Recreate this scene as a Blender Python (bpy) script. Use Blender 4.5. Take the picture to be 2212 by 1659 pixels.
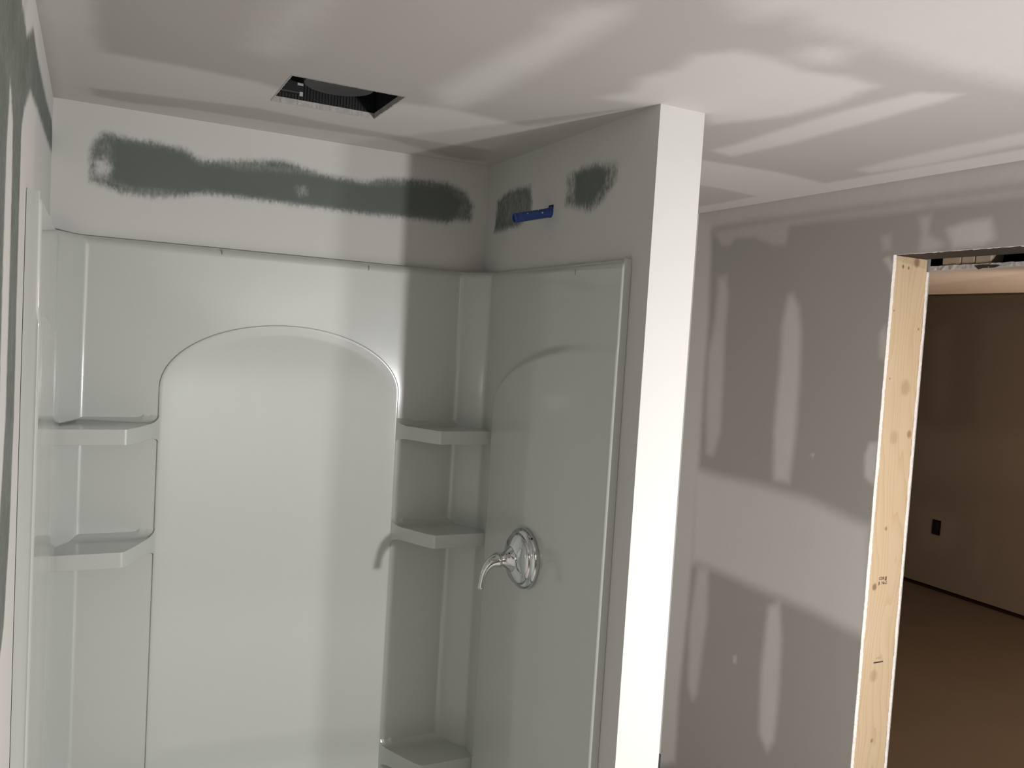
import bpy, bmesh, math, random
import numpy as np
from mathutils import Vector, Matrix

for o in list(bpy.data.objects): bpy.data.objects.remove(o)
scn = bpy.context.scene
COL = scn.collection
random.seed(3); RNG = np.random.default_rng(5)

# ------------------------------------------------------------------ camera
W, D, T = 1.2192, 0.9091, 0.1236        # shower alcove width, stub wall reach, stub wall thickness
H = 2.264                               # ceiling height
XD, YB = 2.2454, 0.232                  # door wall plane, rear corner of the recess behind the stub wall
YF = -4.60                              # wall behind the camera
FPX, YAW, PITCH, ROLL = 1824.58, 0.46315, -0.05395, 0.06060
CAM = np.array([0.1065, -2.4837, 1.7251])
fw = np.array([math.sin(YAW)*math.cos(PITCH), math.cos(YAW)*math.cos(PITCH), math.sin(PITCH)])
rt = np.array([math.cos(YAW), -math.sin(YAW), 0.0]); up = np.cross(rt, fw)
rt, up = rt*math.cos(ROLL)+up*math.sin(ROLL), -rt*math.sin(ROLL)+up*math.cos(ROLL)
cd = bpy.data.cameras.new('camera'); cam = bpy.data.objects.new('camera', cd); COL.objects.link(cam)
cd.sensor_width = 36.0; cd.lens = FPX/2212*36.0; cd.clip_start = 0.02
M = Matrix(((rt[0], up[0], -fw[0], CAM[0]), (rt[1], up[1], -fw[1], CAM[1]), (rt[2], up[2], -fw[2], CAM[2]), (0, 0, 0, 1)))
cam.matrix_world = M
scn.camera = cam

def un(px, py, ax, val):                # photo pixel -> point on an axis plane
    d = fw + rt*(px-1106)/FPX - up*(py-829.5)/FPX
    return CAM + d*(val-CAM[ax])/d[ax]

# ------------------------------------------------------------------ world, lamps, exposure
wd = bpy.data.worlds.new('world'); scn.world = wd; wd.use_nodes = True
wd.node_tree.nodes['Background'].inputs[0].default_value = (0.02, 0.02, 0.02, 1)
wd.node_tree.nodes['Background'].inputs[1].default_value = 0.3
def lamp(name, loc, power, color, size, aim=None, cone=None):
    l = bpy.data.lights.new(name, 'POINT' if aim is None else 'SPOT' if cone else 'AREA'); l.energy = power; l.color = color
    o = bpy.data.objects.new(name, l); COL.objects.link(o); o.location = loc
    if l.type == 'AREA': l.shape = 'DISK'; l.size = size
    else: l.shadow_soft_size = size
    if cone: l.spot_size = math.radians(cone); l.spot_blend = .5
    if aim: o.rotation_euler = (Vector(aim)-Vector(loc)).to_track_quat('-Z', 'Y').to_euler()
    return o
# two flood heads of a work lamp standing to the right of the camera, facing the shower
lamp('work_lamp_main', (1.720, -2.60, 1.33), 31, (1.0, 0.99, 0.985), 0.07, (0.95, 0.0, 0.15))
lamp('work_lamp_second', (2.000, -2.41, 1.33), 16, (1.0, 0.99, 0.98), 0.10, (0.85, 0.0, 0.15))
# added fill with no real source, bounced off the ceiling behind the camera
lamp('ceiling_bounce_fill', (1.45, -3.85, 1.00), 260, (1.0, 0.985, 0.965), 0.05, (1.40, -3.95, 2.2), 100)
# beyond the doorway: a warm uplight near the door, plus an added fill further in
lamp('far_room_uplight', (3.10, -1.90, 1.20), 105, (1.0, 0.74, 0.54), 0.06, (3.00, -0.95, 2.0), 46)
lamp('far_room_fill', (4.40, -1.60, 1.80), 50, (1.0, 0.72, 0.50), 0.06)
vs = scn.view_settings
vs.view_transform = 'Standard'; vs.look = 'None'; vs.gamma = 1.0; vs.exposure = 0.0; vs.use_curve_mapping = False

# ------------------------------------------------------------------ material helpers
class NT:
    def __init__(s, name):
        s.m = bpy.data.materials.new(name); s.m.use_nodes = True; s.t = s.m.node_tree
        s.b = s.t.nodes['Principled BSDF']
    def n(s, ty, **kw):
        x = s.t.nodes.new(ty)
        for k, v in kw.items(): setattr(x, k, v)
        return x
    def l(s, a, b): s.t.links.new(a, b)
    def val(s, sock, v):
        if hasattr(v, 'is_linked') or isinstance(v, bpy.types.NodeSocket): s.l(v, sock)
        else: sock.default_value = v
    def math(s, op, a, b=0.0, clamp=False):
        x = s.n('ShaderNodeMath', operation=op, use_clamp=clamp); s.val(x.inputs[0], a); s.val(x.inputs[1], b); return x.outputs[0]
    def mix(s, f, a, b):
        x = s.n('ShaderNodeMix', data_type='RGBA'); s.val(x.inputs[0], f); s.val(x.inputs[6], a); s.val(x.inputs[7], b); return x.outputs[2]
    def noise(s, vec, scale, detail=3, rough=.5):
        x = s.n('ShaderNodeTexNoise'); s.l(vec, x.inputs['Vector']); x.inputs['Scale'].default_value = scale
        x.inputs['Detail'].default_value = detail; x.inputs['Roughness'].default_value = rough; return x.outputs[0]
    def coord(s, which='Object', scale=None, loc=None):
        c = s.n('ShaderNodeTexCoord').outputs[which]
        if scale is None and loc is None: return c
        m = s.n('ShaderNodeMapping'); s.l(c, m.inputs[0])
        if scale: m.inputs['Scale'].default_value = scale
        if loc: m.inputs['Location'].default_value = loc
        return m.outputs[0]
    def bump(s, h, strength, dist=0.002):
        x = s.n('ShaderNodeBump'); x.inputs['Strength'].default_value = strength; x.inputs['Distance'].default_value = dist
        s.l(h, x.inputs['Height']); s.l(x.outputs[0], s.b.inputs['Normal'])
def c4(c): return (c[0], c[1], c[2], 1.0)
def plain(name, col, rough=.6, metal=0.0, vary=.06, scale=30):
    q = NT(name); v = q.coord(); n = q.noise(v, scale)
    q.l(q.mix(n, c4([x*(1-vary) for x in col]), c4([min(1, x*(1+vary)) for x in col])), q.b.inputs['Base Color'])
    q.b.inputs['Roughness'].default_value = rough; q.b.inputs['Metallic'].default_value = metal
    return q.m
def drywall(name, paper, paper2, mud, streak, amp, rough=.85, nsc=55):
    q = NT(name); v = q.coord()
    at = q.n('ShaderNodeAttribute', attribute_name='mud').outputs['Fac']
    ns = q.noise(q.coord('Object', streak), nsc, 5, .65); nb = q.noise(v, 9, 4, .6)
    edge = q.math('MULTIPLY', q.math('MULTIPLY', at, q.math('SUBTRACT', 1.0, at)), 4.0)
    k = q.math('MULTIPLY', q.math('ADD', q.math('MULTIPLY', q.math('SUBTRACT', ns, .5), amp), q.math('MULTIPLY', q.math('SUBTRACT', nb, .5), amp*.6)), edge)
    f = q.math('ADD', at, k, True)
    pap = q.mix(q.noise(v, 3.5, 3), c4(paper), c4(paper2))
    md = q.mix(q.noise(v, 2.3, 4, .6), c4([x*.955 for x in mud]), c4([min(1, x*1.03) for x in mud]))
    q.l(q.mix(f, pap, md), q.b.inputs['Base Color'])
    q.b.inputs['Roughness'].default_value = rough; q.b.inputs['Specular IOR Level'].default_value = .25
    q.bump(q.noise(v, 160, 2), .12, .001)
    return q.m
MUD = (.60, .583, .558)
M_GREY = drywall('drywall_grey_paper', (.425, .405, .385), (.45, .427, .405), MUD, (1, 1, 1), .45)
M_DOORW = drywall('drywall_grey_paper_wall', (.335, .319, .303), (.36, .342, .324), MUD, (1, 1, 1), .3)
M_GREEN = drywall('drywall_green_paper', (.112, .128, .113), (.14, .16, .145), (.59, .583, .562), (1, 1, .45), 1.9, nsc=120)
M_GYP = plain('gypsum_core', (.80, .76, .72), .95, vary=.12, scale=120)
M_GYPD = plain('gypsum_core_dusty', (.46, .44, .42), .95, vary=.35, scale=90)

def acrylic():
    q = NT('white_acrylic')
    q.b.inputs['Base Color'].default_value = (.472, .488, .462, 1)
    q.b.inputs['Roughness'].default_value = .42; q.b.inputs['Specular IOR Level'].default_value = .75
    q.b.inputs['Coat Weight'].default_value = 1.0; q.b.inputs['Coat Roughness'].default_value = .10; q.b.inputs['Coat IOR'].default_value = 1.62
    q.bump(q.noise(q.coord(), 5, 2), .06, .01)
    return q.m
M_ACR = acrylic()
def chrome():
    q = NT('chrome'); q.b.inputs['Metallic'].default_value = 1
    q.b.inputs['Base Color'].default_value = (.62, .63, .64, 1)
    n = q.noise(q.coord(), 14); q.l(q.math('ADD', q.math('MULTIPLY', n, .03), .025), q.b.inputs['Roughness']); return q.m
M_CHR = chrome()
M_BLUE = plain('blue_plastic', (.022, .062, .235), .5, vary=.18, scale=60)
M_DUST = plain('plaster_splash', (.62, .62, .62), .9)
M_BLACK = plain('black_plastic', (.016, .017, .018), .45, vary=.3)
M_FAN = plain('dark_grey_plastic', (.013, .013, .014), .5, vary=.15)
M_CAVSHADE = plain('cavity_shade', (.012, .010, .008), .95)  # near-black: the shade inside the cavities is put into the colour
M_STICK = plain('white_sticker', (.45, .46, .46), .7)
M_INK = plain('stamp_ink', (.05, .04, .035), .8)
M_INKF = plain('stamp_ink_faint', (.23, .17, .12), .8)
M_PENCIL = plain('pencil_grey', (.22, .22, .21), .8)
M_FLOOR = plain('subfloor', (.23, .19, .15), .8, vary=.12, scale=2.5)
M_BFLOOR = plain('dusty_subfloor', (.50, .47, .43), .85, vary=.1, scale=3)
M_HEAD = plain('brown_header_wood', (.038, .026, .018), .9, vary=.3, scale=12)
M_BLOCK = plain('pale_sawn_wood', (.42, .33, .24), .85, vary=.12, scale=40)
M_GAPSHADE = plain('sill_gap_shade', (.035, .023, .014), .9)

def pine(name, knots):
    q = NT(name); v = q.coord()
    gm = q.coord('Object', (26, 26, 1.35)); d = q.noise(q.coord('Object', (5, 5, .9)), 1.6, 2)
    vv = q.n('ShaderNodeVectorMath', operation='ADD'); q.l(gm, vv.inputs[0])
    sc = q.n('ShaderNodeVectorMath', operation='SCALE'); q.l(q.n('ShaderNodeTexNoise').outputs['Color'], sc.inputs[0]); sc.inputs['Scale'].default_value = 0
    cb = q.n('ShaderNodeCombineXYZ'); q.l(q.math('MULTIPLY', d, 7.0), cb.inputs[0]); q.l(cb.outputs[0], vv.inputs[1])
    wv = q.n('ShaderNodeTexWave', wave_type='RINGS', rings_direction='Y', wave_profile='SAW')
    q.l(vv.outputs[0], wv.inputs['Vector']); wv.inputs['Scale'].default_value = .55; wv.inputs['Distortion'].default_value = .6; wv.inputs['Detail'].default_value = 1
    g = q.math('POWER', wv.outputs['Fac'], 3.0)
    fine = q.noise(q.coord('Object', (1, 1, .02)), 260, 2)
    base = q.mix(q.noise(v, 4, 2), (.50, .385, .25, 1), (.60, .475, .325, 1))
    colr = q.mix(q.math('MULTIPLY', g, .5), base, (.42, .29, .165, 1))
    colr = q.mix(q.math('MULTIPLY', fine, .14), colr, (.50, .34, .18, 1))
    for (x, z, r, dark) in knots:
        sub = q.n('ShaderNodeVectorMath', operation='SUBTRACT'); q.l(v, sub.inputs[0]); sub.inputs[1].default_value = (x, 0, z)
        mu = q.n('ShaderNodeVectorMath', operation='MULTIPLY'); q.l(sub.outputs[0], mu.inputs[0]); mu.inputs[1].default_value = (1, 0, .8)
        ln = q.n('ShaderNodeVectorMath', operation='LENGTH'); q.l(mu.outputs[0], ln.inputs[0])
        mr = q.n('ShaderNodeMapRange', interpolation_type='SMOOTHSTEP'); q.l(ln.outputs['Value'], mr.inputs[0])
        mr.inputs[1].default_value = r*.45; mr.inputs[2].default_value = r*1.25; mr.inputs[3].default_value = dark; mr.inputs[4].default_value = 0
        colr = q.mix(mr.outputs[0], colr, (.20, .115, .06, 1))
    q.l(colr, q.b.inputs['Base Color']); q.b.inputs['Roughness'].default_value = .65
    q.bump(fine, .15, .001)
    return q.m

# ------------------------------------------------------------------ object helpers
def link(name, me, mat, parent=None, smooth=False):
    o = bpy.data.objects.new(name, me); COL.objects.link(o)
    if mat is not None and not me.materials: me.materials.append(mat)
    if parent is not None: o.parent = parent
    if smooth: me.polygons.foreach_set('use_smooth', [True]*len(me.polygons))
    return o
def tag(o, label=None, cat=None, group=None, kind=None):
    if label: o['label'] = label
    if cat: o['category'] = cat
    if group: o['group'] = group
    if kind: o['kind'] = kind
    return o
def empty(name, loc, label, cat, group=None):
    o = bpy.data.objects.new(name, None); COL.objects.link(o); o.location = loc; o.empty_display_size = .05
    return tag(o, label, cat, group)
def pdata(name, V, F):
    me = bpy.data.meshes.new(name); me.from_pydata([tuple(v) for v in V], [], [tuple(f) for f in F]); me.update(); return me
def box(name, x0, x1, y0, y1, z0, z1, mat, parent=None, bev=0.0, org=(0, 0, 0)):
    V = [(x-org[0], y-org[1], z-org[2]) for x in (x0, x1) for y in (y0, y1) for z in (z0, z1)]
    F = [(0, 1, 3, 2), (4, 6, 7, 5), (0, 4, 5, 1), (2, 3, 7, 6), (0, 2, 6, 4), (1, 5, 7, 3)]
    me = pdata(name, V, F)
    if bev:
        bm = bmesh.new(); bm.from_mesh(me); bmesh.ops.bevel(bm, geom=bm.edges[:], offset=bev, segments=2, affect='EDGES', profile=.5); bm.to_mesh(me); bm.free()
    return link(name, me, mat, parent)
def lathe(name, prof, mat, parent=None, seg=64, axis='-X', smooth=True, sharp=35):
    V = []; F = []
    for (t, r) in prof:
        for k in range(seg):
            a = 2*math.pi*k/seg; c, s = r*math.cos(a), r*math.sin(a)
            V.append((-t, c, s) if axis == '-X' else (c, s, t))
    n = len(prof)
    for i in range(n-1):
        for k in range(seg):
            k2 = (k+1) % seg; F.append((i*seg+k, i*seg+k2, (i+1)*seg+k2, (i+1)*seg+k))
    if prof[0][1] > 1e-5: F.append(tuple(range(seg))[::-1])
    if prof[-1][1] > 1e-5: F.append(tuple((n-1)*seg+k for k in range(seg)))
    me = pdata(name, V, F)
    bm = bmesh.new(); bm.from_mesh(me); bmesh.ops.remove_doubles(bm, verts=bm.verts[:], dist=1e-6); bmesh.ops.recalc_face_normals(bm, faces=bm.faces[:])
    bm.to_mesh(me); bm.free()
    o = link(name, me, mat, parent, smooth)
    if smooth: me.set_sharp_from_angle(angle=math.radians(sharp))
    return o
def tube(name, pts, rad, mat, parent=None, seg=20, flat=1.0, cap=True):
    pts = [Vector(p) for p in pts]; V = []; F = []
    ref = Vector((0, 1, 0))
    for i, p in enumerate(pts):
        t = (pts[min(i+1, len(pts)-1)]-pts[max(i-1, 0)]).normalized()
        a = ref - t*ref.dot(t); a.normalize(); b = t.cross(a)
        for k in range(seg):
            th = 2*math.pi*k/seg; V.append(p + a*(math.cos(th)*rad[i]) + b*(math.sin(th)*rad[i]*flat))
    for i in range(len(pts)-1):
        for k in range(seg):
            k2 = (k+1) % seg; F.append((i*seg+k, i*seg+k2, (i+1)*seg+k2, (i+1)*seg+k))
    if cap:
        F.append(tuple(range(seg))[::-1]); F.append(tuple((len(pts)-1)*seg+k for k in range(seg)))
    me = pdata(name, V, F)
    bm = bmesh.new(); bm.from_mesh(me); bmesh.ops.recalc_face_normals(bm, faces=bm.faces[:]); bm.to_mesh(me); bm.free()
    return link(name, me, mat, parent, True)
def sstep(a, b, x):
    t = np.clip((x-a)/(b-a), 0, 1); return t*t*(3-2*t)

# ------------------------------------------------------------------ plastered wall grids
def sdf(P, poly):                        # signed distance (positive inside), vectorised
    poly = np.asarray(poly); d = np.full(len(P), 1e9); ins = np.zeros(len(P), bool); n = len(poly)
    for i in range(n):
        a, b = poly[i], poly[(i+1) % n]; e = b-a; w = P-a
        t = np.clip((w@e)/max(e@e, 1e-12), 0, 1); d = np.minimum(d, np.hypot(*(w-t[:, None]*e).T))
        c = (a[1] > P[:, 1]) != (b[1] > P[:, 1])
        if abs(b[1]-a[1]) > 1e-12: ins ^= c & (P[:, 0] < (b[0]-a[0])*(P[:, 1]-a[1])/(b[1]-a[1])+a[0])
    return np.where(ins, d, -d)
def axis(a, b, step, extra=()):
    n = max(1, int(math.ceil((b-a)/step))); L = list(np.linspace(a, b, n+1))
    for e in extra:
        i = int(np.argmin(np.abs(np.array(L)-e))); L[i] = e
    return np.array(sorted(set(L)))
def grid(name, ax, val, A, B, mat, flip=False, holes=(), patches=(), base=0.0, jag=0.0, parent=None):
    """plane ax=val; A,B the coordinate lists of the two other axes in x,y,z order; patches = (pixel polygon, cover, feather m)"""
    a, b = np.meshgrid(A, B, indexing='ij'); P = np.column_stack([a.ravel(), b.ravel()]); nb = len(B)
    oth = [i for i in range(3) if i != ax]
    cov = np.full(len(P), float(base))
    for poly, c, fe in patches:
        q = [un(px, py, ax, val)[oth] for px, py in poly]
        m = sstep(-fe*.5, fe*.5, sdf(P, q)); cov = cov*(1-m)+c*m
    Q = P.copy()
    V = np.zeros((len(P), 3)); V[:, ax] = val; V[:, oth[0]] = Q[:, 0]; V[:, oth[1]] = Q[:, 1]
    ia, ib = np.meshgrid(np.arange(len(A)-1), np.arange(nb-1), indexing='ij'); ia = ia.ravel(); ib = ib.ravel()
    ca = (A[ia]+A[ia+1])/2; cb = (B[ib]+B[ib+1])/2; keep = np.ones(len(ia), bool)
    for (a0, a1, b0, b1) in holes: keep &= ~((ca > a0) & (ca < a1) & (cb > b0) & (cb < b1))
    ia = ia[keep]; ib = ib[keep]; i0 = ia*nb+ib
    F = np.column_stack([i0, i0+nb, i0+nb+1, i0+1])
    if flip: F = F[:, ::-1]
    me = bpy.data.meshes.new(name); me.vertices.add(len(V)); me.vertices.foreach_set('co', V.ravel())
    me.loops.add(F.size); me.loops.foreach_set('vertex_index', F.ravel().astype(np.int32))
    me.polygons.add(len(F)); me.polygons.foreach_set('loop_start', np.arange(0, F.size, 4, dtype=np.int32)); me.polygons.foreach_set('loop_total', np.full(len(F), 4, np.int32))
    me.update(); me.validate()
    at = me.attributes.new('mud', 'FLOAT', 'POINT'); at.data.foreach_set('value', np.clip(cov, 0, 1).astype(np.float32))
    o = link(name, me, mat, parent)
    if parent is None: o['kind'] = 'structure'
    return o

# --- ceiling with the fan opening
FX0, FX1, FY0, FY1 = 0.476, 0.735, -0.588, -0.346
ceil_p = [
 ([(122, 214), (85, 0), (60, -200), (200, -200), (200, 0), (205, 70), (222, 112), (400, 145), (560, 178), (620, 200), (820, 235), (860, 222), (960, 232), (1130, 272), (1180, 268), (1300, 250), (1425, 228), (1070, 362)], .95, .03),
 ([(195, 190), (300, 202), (560, 234), (720, 268), (900, 300), (1070, 328), (1060, 345), (960, 338), (850, 302), (640, 272), (400, 234), (280, 222), (200, 206)], .12, .018),
 ([(930, 325), (1000, 315), (1066, 326), (1050, 348), (1000, 345)], 0, .02),
 ([(1040, 335), (1120, 295), (1300, 250), (1427, 226), (1427, 235), (1060, 365)], .45, .04),
 ([(940, 195), (1180, 65), (1190, 40), (1260, 15), (1350, 15), (1340, 40), (1230, 110), (1050, 212), (990, 232), (950, 225)], .85, .05),
 ([(545, 105), (570, 60), (620, 0), (700, -20), (715, 0), (660, 80), (640, 105), (590, 120)], .55, .08),
 ([(1300, 212), (1365, 197), (1385, 170), (1460, 150), (1500, 120), (1600, 110), (1680, 130), (1740, 155), (1830, 165), (1890, 185), (1800, 225), (1700, 250), (1600, 262), (1535, 268), (1515, 250), (1425, 230)], 1, .035),
 ([(1715, 120), (1750, 102), (1800, 98), (1838, 110), (1810, 138), (1760, 140)], .8, .05),
 ([(1540, 325), (1600, 308), (1800, 245), (1980, 200), (2075, 203), (2040, 218), (1900, 257), (1700, 312), (1580, 338)], .9, .025),
 ([(1480, 338), (1515, 345), (1690, 374), (1782, 396), (2212, 322), (2600, 255), (2600, 300), (2212, 352), (1767, 422), (1480, 470), (1480, 340)], .9, .022),
 ([(1480, 395), (1560, 408), (1632, 424), (1560, 438), (1480, 452)], .1, .02),
 ([(1850, 366), (1960, 338), (2212, 286), (2600, 205), (2600, 232), (2212, 312), (2000, 356), (1880, 374)], .75, .03),
 ([(1540, -40), (1612, 36), (1720, 36), (1740, 60), (1831, 80), (2023, 145), (2212, 190), (2600, 270), (2600, -400), (1400, -400)], .85, .07),
]
ceiling = grid('ceiling', 2, H, axis(0, XD, .009, (FX0, FX1)), axis(YF, YB, .009, (FY0, FY1)), M_GREY, flip=True,
               holes=[(FX0, FX1, FY0, FY1)], patches=[(p, c, f*1.7) for p, c, f in ceil_p])
# gypsum rim of the rough-cut opening (ragged lower lip)
def ragged_rim(name, loop, z0, z1, jag, thick, mat, parent):
    V = []; F = []; n = 0
    for k in range(4):
        p, q = np.array(loop[k]), np.array(loop[(k+1) % 4]); e = (q-p)/np.linalg.norm(q-p); nrm = np.array([-e[1], e[0]])
        L = np.linalg.norm(q-p); m = int(L/.004)
        for i in range(m+1):
            c = p+e*L*i/m; j = abs(RNG.normal(0, jag))
            a = c+nrm*(j+.0005); b = c+nrm*(abs(RNG.normal(0, jag*.3))+.0015); o_ = c-nrm*thick
            V += [(o_[0], o_[1], z0-.0006), (a[0], a[1], z0-.0006), (b[0], b[1], z1), (o_[0], o_[1], z1)]
        for i in range(m):
            s = n+i*4
            for u, v in ((0, 1), (1, 2), (2, 3)): F.append((s+u, s+v, s+4+v, s+4+u))
        n += (m+1)*4
    return link(name, pdata(name, V, F), mat, parent)
rim = ragged_rim('cut_edge', [(FX0, FY0), (FX1, FY0), (FX1, FY1), (FX0, FY1)], H, H+.0127, .0011, .0015, plain('cut_drywall_edge', (.42, .40, .37), .95, vary=.3, scale=70), ceiling)

# --- left wall (greenboard mostly plastered)
left_p = [
 ([(2, -60), (40, -60), (52, 20), (58, 80), (72, 60), (82, 130), (100, 215), (112, 260), (116, 340), (104, 310), (82, 240), (66, 195), (52, 235), (46, 280), (42, 420), (36, 640), (30, 900), (20, 1150), (8, 1350), (0, 1420), (-8, 1390), (0, 1100), (12, 900), (20, 620), (25, 420), (28, 260), (22, 180), (15, 300), (5, 620), (-2, 900), (-60, 900), (-60, -60)], .07, .02),
 ([(48, -60), (62, -60), (60, 0), (54, 36), (48, 10)], .8, .02),
]
wall_left = grid('wall_left', 0, 0.0, axis(YF, 0.0, .009), axis(0, H, .009), M_GREEN, patches=left_p, base=1.0)

# --- shower rear wall
back_p = [
 ([(196, 325), (206, 302), (226, 286), (262, 296), (340, 308), (398, 322), (424, 340), (450, 348), (520, 346), (610, 346), (656, 362), (700, 378), (790, 392), (830, 386), (900, 388), (965, 394), (1005, 414), (1022, 445), (1016, 478), (985, 474), (968, 482), (860, 470), (740, 456), (640, 444), (540, 430), (440, 418), (380, 424), (330, 428), (265, 417), (228, 402), (196, 392)], .12, .024),
 ([(240, 304), (300, 312), (400, 332), (430, 356), (520, 366), (640, 374), (720, 388), (800, 402), (900, 402), (970, 410), (1000, 435), (985, 464), (970, 476), (860, 464), (700, 446), (540, 424), (440, 410), (370, 412), (280, 404), (238, 384), (246, 350)], .0, .02),
 ([(203, 352), (222, 342), (238, 362), (228, 384), (206, 378)], .85, .03),
 ([(640, 405), (660, 402), (664, 420), (648, 424)], .35, .02),
]
back_p += [([(100, 190), (1060, 345), (1060, 372), (900, 343), (500, 277), (100, 222)], 1.0, .015), ([(1038, 350), (1060, 350), (1050, 600), (1024, 600)], 1.0, .015)]
wall_back = grid('wall_back', 1, 0.0, axis(0, W, .006), axis(0, H, .006), M_GREEN, patches=back_p, base=1.0)

# --- stub wall: valve face, end face, far face (one wall, three plastered faces)
PIPE_W = un(1190, 454, 0, W)
stub_p = [
 ([(1074, 436), (1100, 412), (1146, 402), (1150, 438), (1146, 462), (1118, 490), (1068, 502), (1072, 460)], .14, .024),
 ([(1224, 380), (1250, 366), (1290, 353), (1338, 350), (1332, 385), (1304, 430), (1276, 456), (1240, 446), (1222, 442)], .35, .028),
 ([(1242, 374), (1290, 358), (1315, 368), (1300, 410), (1276, 440), (1242, 444)], .02, .02),
]
PH = .0140
wall_right = grid('wall_right', 0, W, axis(-D, 0.0, .006, (PIPE_W[1]-PH, PIPE_W[1]+PH)), axis(0, H, .006, (PIPE_W[2]-PH, PIPE_W[2]+PH)), M_GREEN, flip=True, patches=stub_p, base=1.0,
                  holes=[(PIPE_W[1]-PH, PIPE_W[1]+PH, PIPE_W[2]-PH, PIPE_W[2]+PH)])
grid('end_face', 1, -D, axis(W, W+T, .02), axis(0, H, .05), M_GREEN, base=1.0, parent=wall_right)
grid('recess_face', 0, W+T, axis(-D, YB, .05), axis(0, H, .05), M_GREY, base=1.0, parent=wall_right)
wall_recess = grid('wall_recess', 1, YB, axis(W+T, XD, .02), axis(0, H, .05), M_GREY, base=.95); wall_recess['kind'] = 'structure'
wall_front = grid('wall_front', 1, YF, axis(0, XD, .05), axis(0, H, .05), M_GREY, flip=True, base=.0)

# --- door wall, front drywall sheet with the rough opening
JY, JZ, OY = -0.701, 2.043, -1.56        # hinge-side jamb plane, head height, other side of opening
door_p = [
 ([(1490, 464), (1510, 458), (1767, 414), (2212, 344), (2600, 280), (2600, 330), (2212, 394), (1900, 440), (1690, 468), (1605, 480), (1535, 492), (1490, 500)], .72, .03),
 ([(1540, 500), (1600, 490), (1690, 476), (1860, 452), (2212, 406), (2600, 345), (2600, 370), (2212, 424), (2000, 450), (1880, 468), (1800, 474), (1705, 488), (1697, 528), (1670, 528), (1630, 512), (1590, 514), (1575, 530), (1560, 528)], .45, .02),
 ([(1480, 470), (1536, 484), (1535, 560), (1530, 700), (1522, 800), (1510, 1000), (1505, 1015), (1495, 1200), (1484, 1330), (1466, 1500), (1458, 1645), (1400, 1659), (1400, 600)], .85, .03),
 ([(1552, 600), (1570, 596), (1572, 640), (1565, 740), (1562, 820), (1556, 930), (1540, 985), (1526, 980), (1526, 900), (1530, 770), (1545, 690)], .62, .028),
 ([(1703, 640), (1712, 636), (1726, 665), (1730, 720), (1726, 830), (1716, 960), (1704, 1042), (1672, 1036), (1672, 930), (1684, 800), (1690, 700)], .85, .03),
 ([(1500, 1012), (1560, 1030), (1640, 1048), (1750, 1080), (1845, 1125), (1880, 1138), (1872, 1378), (1760, 1322), (1640, 1272), (1560, 1236), (1510, 1215), (1495, 1215)], .92, .045),
 ([(1507, 1225), (1530, 1228), (1528, 1330), (1512, 1440), (1505, 1500), (1495, 1512), (1486, 1480), (1490, 1350)], .65, .03),
 ([(1660, 1310), (1684, 1300), (1688, 1380), (1682, 1500), (1672, 1600), (1656, 1622), (1640, 1585), (1644, 1450)], .85, .028),
 ([(2045, 495), (2090, 478), (2140, 472), (2150, 515), (2120, 530), (2060, 535)], .75, .02),
 ([(1985, 470), (2012, 464), (2004, 505), (2040, 528), (2010, 545), (1985, 545), (1992, 500)], .5, .02),
 ([(1904, 512), (1924, 506), (1925, 538), (1908, 540)], .4, .02),
 ([(1908, 560), (1920, 553), (1930, 570), (1926, 590), (1918, 575)], .75, .01),
 ([(1900, 722), (1912, 702), (1918, 720), (1912, 780), (1900, 770)], .55, .015),
 ([(1868, 985), (1878, 956), (1896, 955), (1888, 1050), (1868, 1030)], .8, .012),
 ([(1752, 982), (1758, 980), (1758, 988), (1753, 988)], .8, .006),
 ([(1583, 1418), (1590, 1416), (1592, 1432), (1584, 1432)], .7, .006),
]
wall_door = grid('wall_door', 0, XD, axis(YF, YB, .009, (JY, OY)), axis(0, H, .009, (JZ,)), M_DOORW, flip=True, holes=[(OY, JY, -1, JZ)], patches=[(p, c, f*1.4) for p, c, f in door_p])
# exposed gypsum edges around the opening: lumpy strips, 12.7 mm thick, with a ragged paper line
def gyp_strip(name, x0, x1, y, z0, z1, jag, mat, parent, step=.007, wander=.004, seed=1, back=.0005):
    r = np.random.default_rng(seed); n = int((z1-z0)/step); V = []; F = []; w = 0.0; e1 = e2 = .001
    for i in range(n+1):
        z = z0+(z1-z0)*i/n; w = w*.92+r.normal(0, wander*.4)
        e1 = e1*.75+abs(r.normal(0, jag))*.4; e2 = e2*.6+abs(r.normal(0, jag))*.5; ya = y+back-e1+w*.25; yb = y+back-e2+w*.25
        xa = x0+.0003; xb = x1+abs(r.normal(0, jag*.4))
        V += [(xa, y+.02, z), (xa, ya, z), (xb, yb, z), (xb, y+.02, z)]
    for i in range(n):
        s = i*4
        for u in range(3): F.append((s+u, s+u+1, s+5+u, s+4+u))
    F += [(0, 1, 2, 3), (n*4+3, n*4+2, n*4+1, n*4)]
    return link(name, pdata(name, V, F), mat, parent)
gyp_strip('gypsum_edge', XD, XD+.0127, JY, 0, JZ+.003, .0014, M_GYP, wall_door, seed=4, step=.004, wander=.0015)
SX0, SX1 = XD+.0135, XD+.0135+.1385      # stud faces
gyp_strip('gypsum_edge', SX1+.0035, SX1+.0150, JY, 0, 2.006, .0015, M_GYP, wall_door, seed=9, step=.004, wander=.002, back=.0045)
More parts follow.
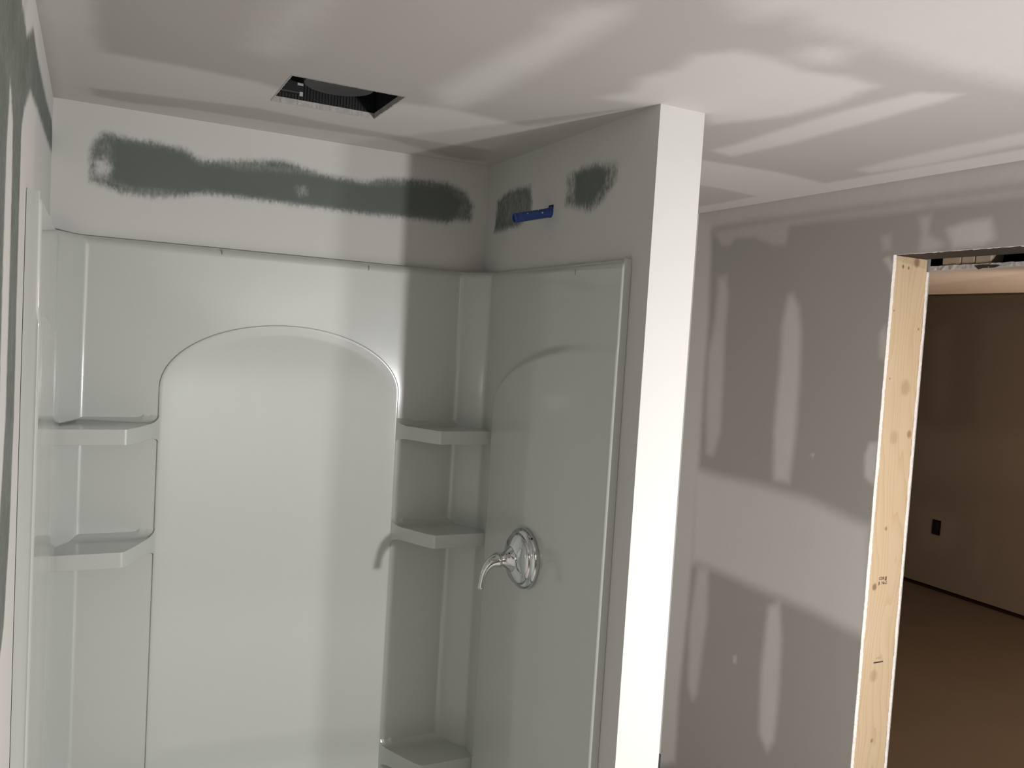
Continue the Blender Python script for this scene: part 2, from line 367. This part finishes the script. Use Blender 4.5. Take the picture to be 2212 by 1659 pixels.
# front sheet's lower edge above the opening
V = []; F = []; n = 120
for i in range(n+1):
    y = JY+(OY-JY)*i/n; j = abs(RNG.normal(0, .0012)); V += [(XD+.0003, y, JZ+.02), (XD+.0003, y, JZ-j), (XD+.0127, y, JZ+.001), (XD+.0127, y, JZ+.02)]
for i in range(n):
    for u in range(3): F.append((i*4+u, i*4+u+1, i*4+5+u, i*4+4+u))
link('head_edge', pdata('head_edge', V, F), M_GYP, wall_door)
grid('far_sheet', 0, SX1+.0147, axis(JY, 3.6, .2), axis(0, 2.6, .2), M_GREY, base=.5, parent=wall_door)
grid('far_sheet', 0, SX1+.0147, axis(-4.2, OY, .2), axis(0, 2.6, .2), M_GREY, base=.5, parent=wall_door)
box('trimmer', SX0, SX1, OY-.038, OY, 0, JZ, M_BLOCK, wall_door)

# --- floors
def slab(name, x0, x1, y0, y1, z0, z1, mat):
    o = box(name, x0, x1, y0, y1, z0, z1, mat); o['kind'] = 'structure'; return o
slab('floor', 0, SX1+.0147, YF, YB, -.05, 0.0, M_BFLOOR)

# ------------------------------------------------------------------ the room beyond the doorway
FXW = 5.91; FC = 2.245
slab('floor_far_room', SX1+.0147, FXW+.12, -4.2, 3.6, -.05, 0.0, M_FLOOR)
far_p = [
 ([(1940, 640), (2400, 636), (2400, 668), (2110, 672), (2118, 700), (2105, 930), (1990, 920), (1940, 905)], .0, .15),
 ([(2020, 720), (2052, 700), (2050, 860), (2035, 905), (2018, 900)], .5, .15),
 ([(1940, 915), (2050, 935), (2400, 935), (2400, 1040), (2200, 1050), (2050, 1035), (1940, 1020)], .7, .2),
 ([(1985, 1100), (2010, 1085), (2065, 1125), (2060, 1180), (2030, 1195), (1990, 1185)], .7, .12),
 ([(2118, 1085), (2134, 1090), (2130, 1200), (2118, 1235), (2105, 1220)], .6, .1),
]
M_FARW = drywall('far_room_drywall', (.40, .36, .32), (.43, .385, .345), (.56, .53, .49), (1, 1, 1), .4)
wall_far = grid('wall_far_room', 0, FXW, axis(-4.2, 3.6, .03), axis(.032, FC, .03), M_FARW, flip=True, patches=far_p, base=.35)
slab('base_gap_shade', FXW+.012, FXW+.05, -4.2, 3.6, 0, .06, M_GAPSHADE)  # dark strip behind the gap under the drywall, gap shade in its colour
slab('wall_far_room_side', SX1+.0147, FXW+.12, 3.6, 3.7, 0, FC, M_FARW)
slab('wall_far_room_near', SX1+.0147, FXW+.12, -4.3, -4.2, 0, FC, M_FARW)
slab('ceiling_far_room', 3.22, FXW+.12, -4.2, 3.6, FC, FC+.05, M_FARW)
# dropped soffit right behind the door wall: ragged open edge towards the doorway
SOZ = 2.012; SOX = SX1+.0175
sof = slab('ceiling_soffit', SOX+.004, 3.22, -4.2, 3.6, SOZ, SOZ+.0127, M_FARW)
box('soffit_riser', 3.2073, 3.22, -4.2, 3.6, SOZ+.0127, FC, M_FARW, sof)
V = []; F = []; n = 260
for i in range(n+1):
    y = .3+(-2.6)*i/n; a = RNG.normal(0, .0014); b = RNG.normal(0, .0008); c = abs(RNG.normal(0, .0012))
    V += [(SOX+.01, y, SOZ-.0004), (SOX+a, y, SOZ-.0004+c*.3), (SOX+b-.001, y, SOZ+.0135-c), (SOX+.01, y, SOZ+.0135)]
for i in range(n):
    for u in range(3): F.append((i*4+u, i*4+u+1, i*4+5+u, i*4+4+u))
link('broken_edge', pdata('broken_edge', V, F), M_GYPD, sof)
# torn paper flap hanging from the broken edge
fl = [(2105, 574), (2113, 582), (2122, 579), (2148, 578), (2160, 573), (2135, 572)]
V = [tuple(un(px, py, 0, SOX-.003)) for px, py in fl]; V += [(v[0]+.002, v[1], v[2]) for v in V]; k = len(fl)
link('torn_paper', pdata('torn_paper', V, [tuple(range(k)), tuple(range(2*k-1, k-1, -1))]+[(i, (i+1) % k, k+(i+1) % k, k+i) for i in range(k)]), M_HEAD, sof)
slab('wall_soffit_cavity', SOX+.35, SOX+.36, -4.2, 3.6, SOZ+.0127, FC+.1, M_CAVSHADE)
slab('ceiling_soffit_cavity', SX1, 3.22, -4.2, 3.6, FC+.1, FC+.11, M_CAVSHADE)

# ------------------------------------------------------------------ shower surround
PT = H-.3399; XO, YO = .025, -.03         # top of panels, base planes of side and back panels
YE = -.8388
surround = empty('shower_surround', (W/2, -.42, 0), 'glossy white moulded shower surround with raised arch and corner shelves', 'shower')
def loc(V): return [(v[0]-W/2, v[1]+.42, v[2]) for v in V]
def fillet_path(pts, rad, step):
    out = []; n = len(pts); P = [np.array(p, float) for p in pts]; cur = P[0]; segs = []
    for i in range(1, n):
        if i < n-1:
            a = (P[i-1]-P[i]); a /= np.linalg.norm(a); b = (P[i+1]-P[i]); b /= np.linalg.norm(b)
            ang = math.acos(np.clip(a@b, -1, 1)); t = rad[i]/math.tan(ang/2)
            segs.append(('l', cur, P[i]+a*t)); bis = (a+b)/np.linalg.norm(a+b); c = P[i]+bis*rad[i]/math.sin(ang/2)
            segs.append(('a', P[i]+a*t, P[i]+b*t, c, rad[i])); cur = P[i]+b*t
        else: segs.append(('l', cur, P[i]))
    pos = []; nor = []
    for s in segs:
        if s[0] == 'l':
            L = np.linalg.norm(s[2]-s[1]); m = max(1, int(L/step)); d = (s[2]-s[1])/L
            for i in range(m): pos.append(s[1]+d*L*i/m); nor.append(np.array([d[1], -d[0]]))
        else:
            a0 = math.atan2(*(s[1]-s[3])[::-1]); a1 = math.atan2(*(s[2]-s[3])[::-1]); da = (a1-a0+math.pi) % (2*math.pi)-math.pi
            m = max(6, int(abs(da)*s[4]/.0025)); 
            for i in range(m):
                a = a0+da*i/m; r = np.array([math.cos(a), math.sin(a)]); pos.append(s[3]+s[4]*r); nor.append(r*(1 if da > 0 else -1)*1.0)
    pos.append(P[-1]); nor.append(nor[-1])
    return np.array(pos), np.array(nor)
path, nrm = fillet_path([(.001, YE), (XO, YE), (XO, -.125), (.082, YO), (W-.082, YO), (W-XO, -.125), (W-XO, YE), (W-.001, YE)], [0, .006, .03, .018, .018, .03, .006, 0], .005)
# recompute inward normals from tangents (interior lies to the right of travel)
tg = np.gradient(path, axis=0); tg /= np.linalg.norm(tg, axis=1)[:, None]; nrm = np.column_stack([tg[:, 1], -tg[:, 0]])
zs = np.concatenate([np.arange(.06, PT-.03, .005), PT-.03+.03*np.sin(np.linspace(0, math.pi/2, 12))])
AX0, AX1, ASP, ATOP = .272, .947, 1.535, 1.722     # back arch: outer edges, spring line, crown
def arch_back(x, z):
    xc = (AX0+AX1)/2; rx = (AX1-AX0)/2; rz = ATOP-ASP
    lo = rx-np.abs(x-xc); dx = (x-xc)/rx; dz = np.maximum(z-ASP, 0)/rz
    q = np.sqrt(dx**2+dz**2)+1e-6; g = np.sqrt((dx/rx)**2+(dz/rz)**2)/q+1e-6
    return np.where(z < ASP, lo, (1-q)/g)
def arch_side(y, z):
    y1 = -.195; yc = -.76; ry = y1-yc; sp, tp = 1.515, 1.725; rz = tp-sp
    dy = np.maximum(y-yc, 0)/ry; dz = np.maximum(z-sp, 0)/rz
    q = np.sqrt(dy**2+dz**2)+1e-6; g = np.sqrt((dy/ry)**2+(dz/rz)**2)/q+1e-6
    return np.where(z < sp, y1-y, (1-q)/g)
X = path[:, 0][:, None]; Y = path[:, 1][:, None]; Z = zs[None, :]
onback = (np.abs(Y-YO) < .004).astype(float)
sb = arch_back(X, Z); rb = -.026*sstep(.008, .03, sb)
side = (np.minimum(X, W-X) < XO+.004).astype(float)*np.ones_like(Z)
ss = arch_side(Y, Z); rs = .016*sstep(-.004, .026, ss)*(1-.85*sstep(.45, .82, -Y))
off = rb*onback+rs*side
rt_ = .022
off = off-np.where(Z > PT-rt_, rt_-np.sqrt(np.maximum(rt_**2-(Z-(PT-rt_))**2, 0)), 0)*.9
edge = (Y < YE+.0005)
off = np.where(edge, np.minimum(off, 0)*0, off)
PX = X+nrm[:, 0][:, None]*off; PY = Y+nrm[:, 1][:, None]*off
def strip(name, i0, i1, lab=None):
    ns, nz = i1-i0, len(zs)
    V = np.column_stack([(PX[i0:i1]-W/2).ravel(), (PY[i0:i1]+.42).ravel(), np.broadcast_to(Z, (ns, nz)).ravel()])
    a, b = np.meshgrid(np.arange(ns-1), np.arange(nz-1), indexing='ij'); k = (a*nz+b).ravel()
    F = np.column_stack([k, k+nz, k+nz+1, k+1])
    o = link(name, pdata(name, V.tolist(), F.tolist()), M_ACR, surround, True)
    o.data.set_sharp_from_angle(angle=math.radians(55)); return o
li = int(np.argmax(path[:, 1] > -.2)); ri = len(path)-1-int(np.argmax(path[::-1, 1] > -.2))
strip('side_panel', 0, li+1); bp = strip('back_panel', li, ri+1); strip('side_panel', ri, len(path))
# raised arch panel: steep sides, narrow flat frame, shallow hollow inside
AF = .0342                                # its frame stands this far in front of the wall
def arch_panel():
    xc, rx, rz = (AX0+AX1)/2, (AX1-AX0)/2, ATOP-ASP; O = []; Nn = []
    for z in np.linspace(.075, ASP, 120): O.append((AX0, z)); Nn.append((1, 0))
    for k in range(1, 180):
        a = math.pi*(1-k/180); O.append((xc+rx*math.cos(a), ASP+rz*math.sin(a)))
        n = np.array([-math.cos(a)/rx, -math.sin(a)/rz]); n /= np.linalg.norm(n); Nn.append(tuple(n))
    for z in np.linspace(ASP, .075, 120): O.append((AX1, z)); Nn.append((-1, 0))
    O = np.array(O); Nn = np.array(Nn); prof = [(0, .027), (0, AF-.0018), (.0004, AF-.0010), (.0012, AF-.0004), (.0025, AF-.0001), (.005, AF)]
    prof += [(.010, AF-.0006), (.016, AF-.0013), (.022, AF-.0020), (.026, AF-.0025), (.030, AF-.0030)]
    V = []; n = len(O)
    for (i, d) in prof: V += [(p[0]+q[0]*i, -d, p[1]+q[1]*i) for p, q in zip(O, Nn)]
    F = [(k*n+j, k*n+j+1, (k+1)*n+j+1, (k+1)*n+j) for k in range(len(prof)-1) for j in range(n-1)]
    ins, d0 = prof[-1]; K = 22; Oi = O+Nn*ins; Cc = np.column_stack([np.full(n, xc), np.minimum(Oi[:, 1], ASP)])
    for k in range(1, K+1):              # hollow inside the frame, deepest on the centre line
        sc = 1-k/K; Q = Cc+(Oi-Cc)*sc; V += [(q[0], -(d0-.021*(1-sc*sc)), q[1]) for q in Q]
    R0 = len(prof)-1
    F += [((R0+k)*n+j, (R0+k)*n+j+1, (R0+k+1)*n+j+1, (R0+k+1)*n+j) for k in range(K) for j in range(n-1)]
    me = pdata('arch_panel', loc(V), F); bm = bmesh.new(); bm.from_mesh(me)
    bmesh.ops.remove_doubles(bm, verts=bm.verts[:], dist=2e-5); bmesh.ops.dissolve_degenerate(bm, edges=bm.edges[:], dist=1e-6); bmesh.ops.recalc_face_normals(bm, faces=bm.faces[:]); bm.to_mesh(me); bm.free()
    o = link('arch_panel', me, M_ACR, surround, True); me.set_sharp_from_angle(angle=math.radians(50)); return o
arch_panel()
def shelf(zs_, thick, mirror, name='corner_shelf', reach=.19, crease=.190):
    nu, nv = 60, 12; xs = np.linspace(.012, AX0+.004, nu); top = []; bot = []
    for x in xs:
        if x < crease: yf = -reach
        else:
            t = min(1, (x-crease)/(AX0+.004-crease)); yf = -reach+(reach-AF+.0006)*(t*.55+.45*t*t*(3-2*t))
        dx = max(0, AX0+.004-x); r = .026; fz = r-math.sqrt(max(r*r-max(0, r-dx)**2, 0))
        for v in range(nv):
            y = -.022+(yf+.022)*v/(nv-1); dy = max(0, YO-y); r2 = .022; fb = r2-math.sqrt(max(r2*r2-max(0, r2-dy)**2, 0))
            top.append((x, y, zs_+max(fz, fb))); bot.append((x, y, zs_-thick-fz*.6))
    V = top+bot; N = nu*nv; F = []
    for i in range(nu-1):
        for j in range(nv-1):
            k = i*nv+j; F.append((k, k+1, k+nv+1, k+nv)); F.append((N+k, N+k+nv, N+k+nv+1, N+k+1))
        k = i*nv+nv-1; F.append((k, N+k, N+k+nv, k+nv)); k = i*nv; F.append((k, k+nv, N+k+nv, N+k))
    F.append(tuple(range(nv))+tuple(N+j for j in range(nv-1, -1, -1))); e = (nu-1)*nv
    F.append(tuple(e+j for j in range(nv-1, -1, -1))+tuple(N+e+j for j in range(nv)))
    if mirror: V = [(W-x, y, z) for x, y, z in V]
    me = pdata(name, loc(V), F); bm = bmesh.new(); bm.from_mesh(me); bmesh.ops.recalc_face_normals(bm, faces=bm.faces[:]); bm.to_mesh(me); bm.free()
    o = link(name, me, M_ACR, surround, True); me.set_sharp_from_angle(angle=math.radians(40))
    b = o.modifiers.new('bevel', 'BEVEL'); b.width = .0022; b.segments = 2; b.limit_method = 'ANGLE'; b.angle_limit = math.radians(50)
    return o
for z_ in (1.441, 1.131, .432):
    for mir in (False, True): shelf(z_, .040 if z_ > 1 else .05, mir)
# shower base (below the frame)
pan = box('shower_base', -W/2+.002, W/2-.002, -.44, .418, 0, .07, M_ACR, surround, .006)
box('threshold', -W/2+.002, W/2-.002, -.455, -.36, .06, .13, M_ACR, pan, .012)
# small pencil ticks under the upper edge of the panels
for px, py, ax, v in ((480, 544, 1, YO-.0004), (797, 579, 1, YO-.0004)):
    p = un(px, py, ax, v); box('pencil_tick', p[0]-W/2-.0008, p[0]-W/2+.0008, p[1]+.42-.0008, p[1]+.42+.003, p[2]-.007, p[2]+.007, M_PENCIL, bp)
p = un(1243, 588, 0, W-XO+.0004); box('pencil_tick', p[0]-W/2-.001, p[0]-W/2+.004, p[1]+.42-.001, p[1]+.42+.001, p[2]-.007, p[2]+.007, M_PENCIL, bp)

# ------------------------------------------------------------------ shower valve trim
VX = W-XO-.0155; VC = (VX, -.480, 1.131)
valve = empty('shower_valve', VC, 'round chrome shower valve trim with curved lever on white panel', 'faucet')
esc = lathe('escutcheon', [(-.006, .078), (.000, .0815), (.004, .083), (.010, .083), (.0155, .0808), (.0195, .0765), (.0215, .0728), (.0225, .0712), (.0255, .0704), (.0285, .0688), (.032, .0650), (.0355, .0590), (.0395, .0500), (.043, .0410), (.0455, .0345), (.046, .032), (.046, 0)], M_CHR, valve, 96)
lathe('hub', [(.0455, .0345), (.0475, .0342), (.050, .0315), (.055, .0270), (.060, .0228), (.066, .0190), (.072, .0172), (.076, .0165), (.076, 0)], M_CHR, valve, 64)
lathe('ring', [(.0755, .0168), (.077, .0190), (.0785, .0196), (.080, .0190), (.0815, .0168), (.0815, 0)], M_CHR, valve, 64)
cv = []
for i in range(25):
    t = i/24; a = Vector((-.081, 0, 0)); b = Vector((-.113, 0, -.004)); c = Vector((-.125, 0, -.030)); d = Vector((-.128, 0, -.076))
    cv.append(a*(1-t)**3+b*3*t*(1-t)**2+c*3*t*t*(1-t)+d*t**3)
tube('lever', cv, [.0140*(1-s)**1.9+.0072+(.0012 if s > .9 else 0) for s in [i/24 for i in range(25)]], M_CHR, valve, 24)
def spot(name, c, r, n, parent, mat):
    n = Vector(n).normalized(); a = n.orthogonal().normalized(); b = n.cross(a); c = Vector(c)
    V = [c+a*r*math.cos(2*math.pi*k/12)+b*r*math.sin(2*math.pi*k/12)+n*h for h in (-.003, .0012) for k in range(12)]
    F = [tuple(range(12)), tuple(range(23, 11, -1))]+[(k, (k+1) % 12, 12+(k+1) % 12, 12+k) for k in range(12)]
    return link(name, pdata(name, V, F), mat, parent)
a_ = math.radians(52)
spot('set_screw', (-.0105, -.0826*math.cos(a_), .0826*math.sin(a_)), .0032, (-.3, -math.cos(a_), math.sin(a_)), valve, M_BLACK)
spot('set_screw', (-.057, -.0252*math.cos(a_), .0252*math.sin(a_)), .0022, (-.4, -math.cos(a_), math.sin(a_)), valve, M_BLACK)

# ------------------------------------------------------------------ blue shower arm stub
pe = Vector((W-.107, PIPE_W[1]+.004, PIPE_W[2]-.034)); pw = Vector((W+.02, PIPE_W[1], PIPE_W[2]-.001))
pipe = empty('pipe_stub', (W, PIPE_W[1], PIPE_W[2]), 'blue plastic pipe stub sticking out of plastered shower wall', 'pipe')
dv = (pe-pw); L = dv.length; dv.normalize()
rot = Vector((-1, 0, 0)).rotation_difference(dv)
def place(o, base):
    o.rotation_mode = 'QUATERNION'; o.rotation_quaternion = rot; o.location = Vector(base)-Vector(pipe.location); return o
place(lathe('pipe', [(0, .0128), (L-.001, .0128), (L, .0122), (L, .0098), (L-.05, .0098), (L-.05, 0)], M_BLUE, pipe, 40), pw)
place(lathe('collar', [(.004, .0128), (.004, .0158), (.019, .0158), (.026, .0140), (.030, .0128)], M_BLUE, pipe, 40), pw)
place(lathe('end_ring', [(L-.007, .0127), (L-.007, .0136), (L+.0006, .0136), (L+.0012, .0128), (L+.0012, .0108), (L-.003, .0100)], M_BLUE, pipe, 40), pw)
for (t, r, a) in ((.052, .0022, 100), (.060, .0012, 150), (.096, .0014, 120), (.070, .0010, 175)):
    a = math.radians(a); o = spot('plaster_splash', (-t, -math.sin(a)*.0128, -math.cos(a)*.0128), r, (0, -math.sin(a), -math.cos(a)), pipe, M_DUST); place(o, pw)
box('wall_cavity', W+.001, W+.05, PIPE_W[1]-.03, PIPE_W[1]+.03, PIPE_W[2]-.03, PIPE_W[2]+.03, M_CAVSHADE, wall_right)

# ------------------------------------------------------------------ exhaust fan housing above the ceiling opening
fx, fy = (FX0+FX1)/2, (FY0+FY1)/2
fan = empty('exhaust_fan', (fx, fy, H), 'black exhaust fan housing recessed in rough-cut ceiling hole', 'fan')
x0, x1, y0, y1 = FX0-.002-fx, FX1+.002-fx, FY0-.002-fy, FY1+.002-fy; z0, z1 = .0125, .19
hw = []
V = []; F = []
def addbox(V, F, a):
    k = len(V); V += [(x, y, z) for x in a[0] for y in a[1] for z in a[2]]
    F += [tuple(k+i for i in f) for f in ((0, 1, 3, 2), (4, 6, 7, 5), (0, 4, 5, 1), (2, 3, 7, 6), (0, 2, 6, 4), (1, 5, 7, 3))]
addbox(V, F, ((x0-.003, x0), (y0, y1), (z0, z1))); addbox(V, F, ((x1, x1+.003), (y0, y1), (z0, z1)))
addbox(V, F, ((x0, x1), (y0-.003, y0), (z0, z1))); addbox(V, F, ((x0, x1), (y1, y1+.003), (z0, z1))); addbox(V, F, ((x0, x1), (y0, y1), (z1, z1+.003)))
link('housing', pdata('housing', V, F), M_BLACK, fan)
me_r = None
for k in range(34):
    xx = x0+.006+k*(x1-x0-.012)/33
    if me_r is None: o = box('rib', -.0011, .0011, -.002, 0, z0, .05, M_FAN, fan); me_r = o.data
    else: o = link('rib', me_r, M_FAN, fan)
    o.location = (xx, y1, random.uniform(-.002, .0))
lathe('fan_scroll', [(.021, .0), (.021, .004), (.0235, .012), (.0225, .030), (.020, .055), (.017, .074), (.0175, .079), (.021, .0805), (.09, .0805), (.09, 0)], plain('fan_wheel_grey', (.019, .019, .021), .45, vary=.1), fan, 64, axis='Z').location = (-.0055, -.043, 0)
box('wiring_box', x0+.001, x0+.075, y1-.02, y1-.001, z0+.012, .07, M_BLACK, fan, .002)
for (a, b, c, d) in ((x0+.060, x0+.074, .043, .049), (x0+.066, x0+.074, .018, .028)):
    box('sticker', a, b, y1-.0212, y1-.0198, c, d, M_STICK, fan)

# ------------------------------------------------------------------ doorway framing
kn = [(x-SX0, z, r, d) for x, z, r, d in [
    (*[un(1981, 567, 1, JY)[i] for i in (0, 2)], .014, .75), (*[un(1956, 838, 1, JY)[i] for i in (0, 2)], .022, .35), (*[un(1964, 938, 1, JY)[i] for i in (0, 2)], .011, .7),
    (*[un(1931, 945, 1, JY)[i] for i in (0, 2)], .020, .28), (*[un(1889, 1268, 1, JY)[i] for i in (0, 2)], .010, .85), (*[un(1914, 1142, 1, JY)[i] for i in (0, 2)], .006, .7),
    (*[un(1887, 1460, 1, JY)[i] for i in (0, 2)], .018, .35), (*[un(1883, 1600, 1, JY)[i] for i in (0, 2)], .006, .7), (*[un(1951, 576, 1, JY)[i] for i in (0, 2)], .005, 1), (*[un(1963, 579, 1, JY)[i] for i in (0, 2)], .0045, 1),
    (*[un(1984, 711, 1, JY)[i] for i in (0, 2)], .0035, .9), (*[un(1931, 671, 1, JY)[i] for i in (0, 2)], .0025, .9), (*[un(1922, 818, 1, JY)[i] for i in (0, 2)], .003, .9)]]
M_PINE = pine('pine_stud', kn)
stud = empty('wall_stud', (SX0, JY, 0), 'pale pine stud with knots framing the side of the doorway', 'stud')
box('stud_board', 0, SX1-SX0, 0, .038, 0, JZ+.0005, M_PINE, stud, .002)
def text(name, s, size, x, z, mat, parent, spacing=1.0):
    c = bpy.data.curves.new(name, 'FONT'); c.body = s; c.size = size; c.extrude = .0002; c.space_character = spacing
    o = bpy.data.objects.new(name, c); COL.objects.link(o); dg = bpy.context.evaluated_depsgraph_get()
    me = bpy.data.meshes.new_from_object(o.evaluated_get(dg)); bpy.data.objects.remove(o)
    p = link(name, me, mat, parent); p.rotation_euler = (math.pi/2, 0, 0); p.location = (x, -.0003, z); return p
s0 = un(1898, 1253, 1, JY)
text('grade_stamp', 'CDR JJJ', .0135, s0[0]-SX0, s0[2], M_INK, stud, .85); s1 = un(1897, 1263, 1, JY)
text('grade_stamp', 'JL  No.2', .0135, s1[0]-SX0, s1[2], M_INK, stud, .85)
m0 = un(1887, 1432, 1, JY); box('ink_line', m0[0]-SX0, m0[0]-SX0+.042, -.0004, .001, m0[2]-.002, m0[2]+.0022, M_INK, stud)
for k in range(3): box('ink_tick', m0[0]-SX0+.012+k*.007, m0[0]-SX0+.0135+k*.007, -.0004, .001, m0[2]+.010, m0[2]+.017, M_INKF, stud)
header = box('door_header', SX0, SX1, OY-.038, JY+.038, JZ+.001, JZ+.04, M_HEAD, bev=.0015)
tag(header, 'dark brown wooden header board across the top of the doorway', 'beam')
box('cavity_back', SX0, SX1+.0147, OY, JY+.04, JZ+.042, JZ+.05, M_CAVSHADE, wall_door)
yb = [(-.735, -.797), (-.799, -.8405), (-.843, -.893)]
for i, (a, b) in enumerate(yb):
    o = box('lumber_block', SOX+.004, SOX+.06, b, a, SOZ+.0125, SOZ+.055, M_BLOCK, bev=.003)
    tag(o, ['long pale wood block end above the doorway beside the pine stud', 'short pale wood block end between two others above the doorway', 'pale wood block end above the doorway with a dark gap beyond it'][i], 'block', 'wood blocks above the doorway')

# ------------------------------------------------------------------ electrical boxes
e0 = un(2016, 1124, 0, FXW-.002); e1 = un(2030, 1154, 0, FXW-.002)
ey, ez = (e0[1]+e1[1])/2, (e0[2]+e1[2])/2
ob = empty('outlet_box', (FXW, ey, ez), 'dark open outlet box low on the brown far room wall', 'outlet')
V = []; F = []
for a in (((-.006, .0), (-.034, -.030), (-.056, .056)), ((-.006, .0), (.030, .034), (-.056, .056)), ((-.006, .0), (-.030, .030), (-.056, -.052)), ((-.006, .0), (-.030, .030), (.052, .056)), ((-.0015, .0), (-.030, .030), (-.052, .052))): addbox(V, F, a)
link('box_shell', pdata('box_shell', V, F), M_BLACK, ob)
box('wire_bundle', -.005, -.001, -.022, .006, -.01, .038, plain('blue_grey_wire', (.03, .035, .05), .6), ob, .001)
b0 = un(1429, 1646, 1, -D+.02)
sb_ = empty('switch_box', (W+T, -D+.06, b0[2]), 'black switch box corner on the narrow white wall end', 'switch box')
V = []; F = []
addbox(V, F, ((0, .010), (-.055, -.052), (-.055, .028))); addbox(V, F, ((0, .010), (.012, .015), (-.055, .028))); addbox(V, F, ((0, .010), (-.052, .012), (.025, .028))); addbox(V, F, ((0, .010), (-.052, .012), (-.055, -.052))); addbox(V, F, ((0, .002), (-.052, .012), (-.052, .025)))
link('box_shell', pdata('box_shell', V, F), M_BLACK, sb_)
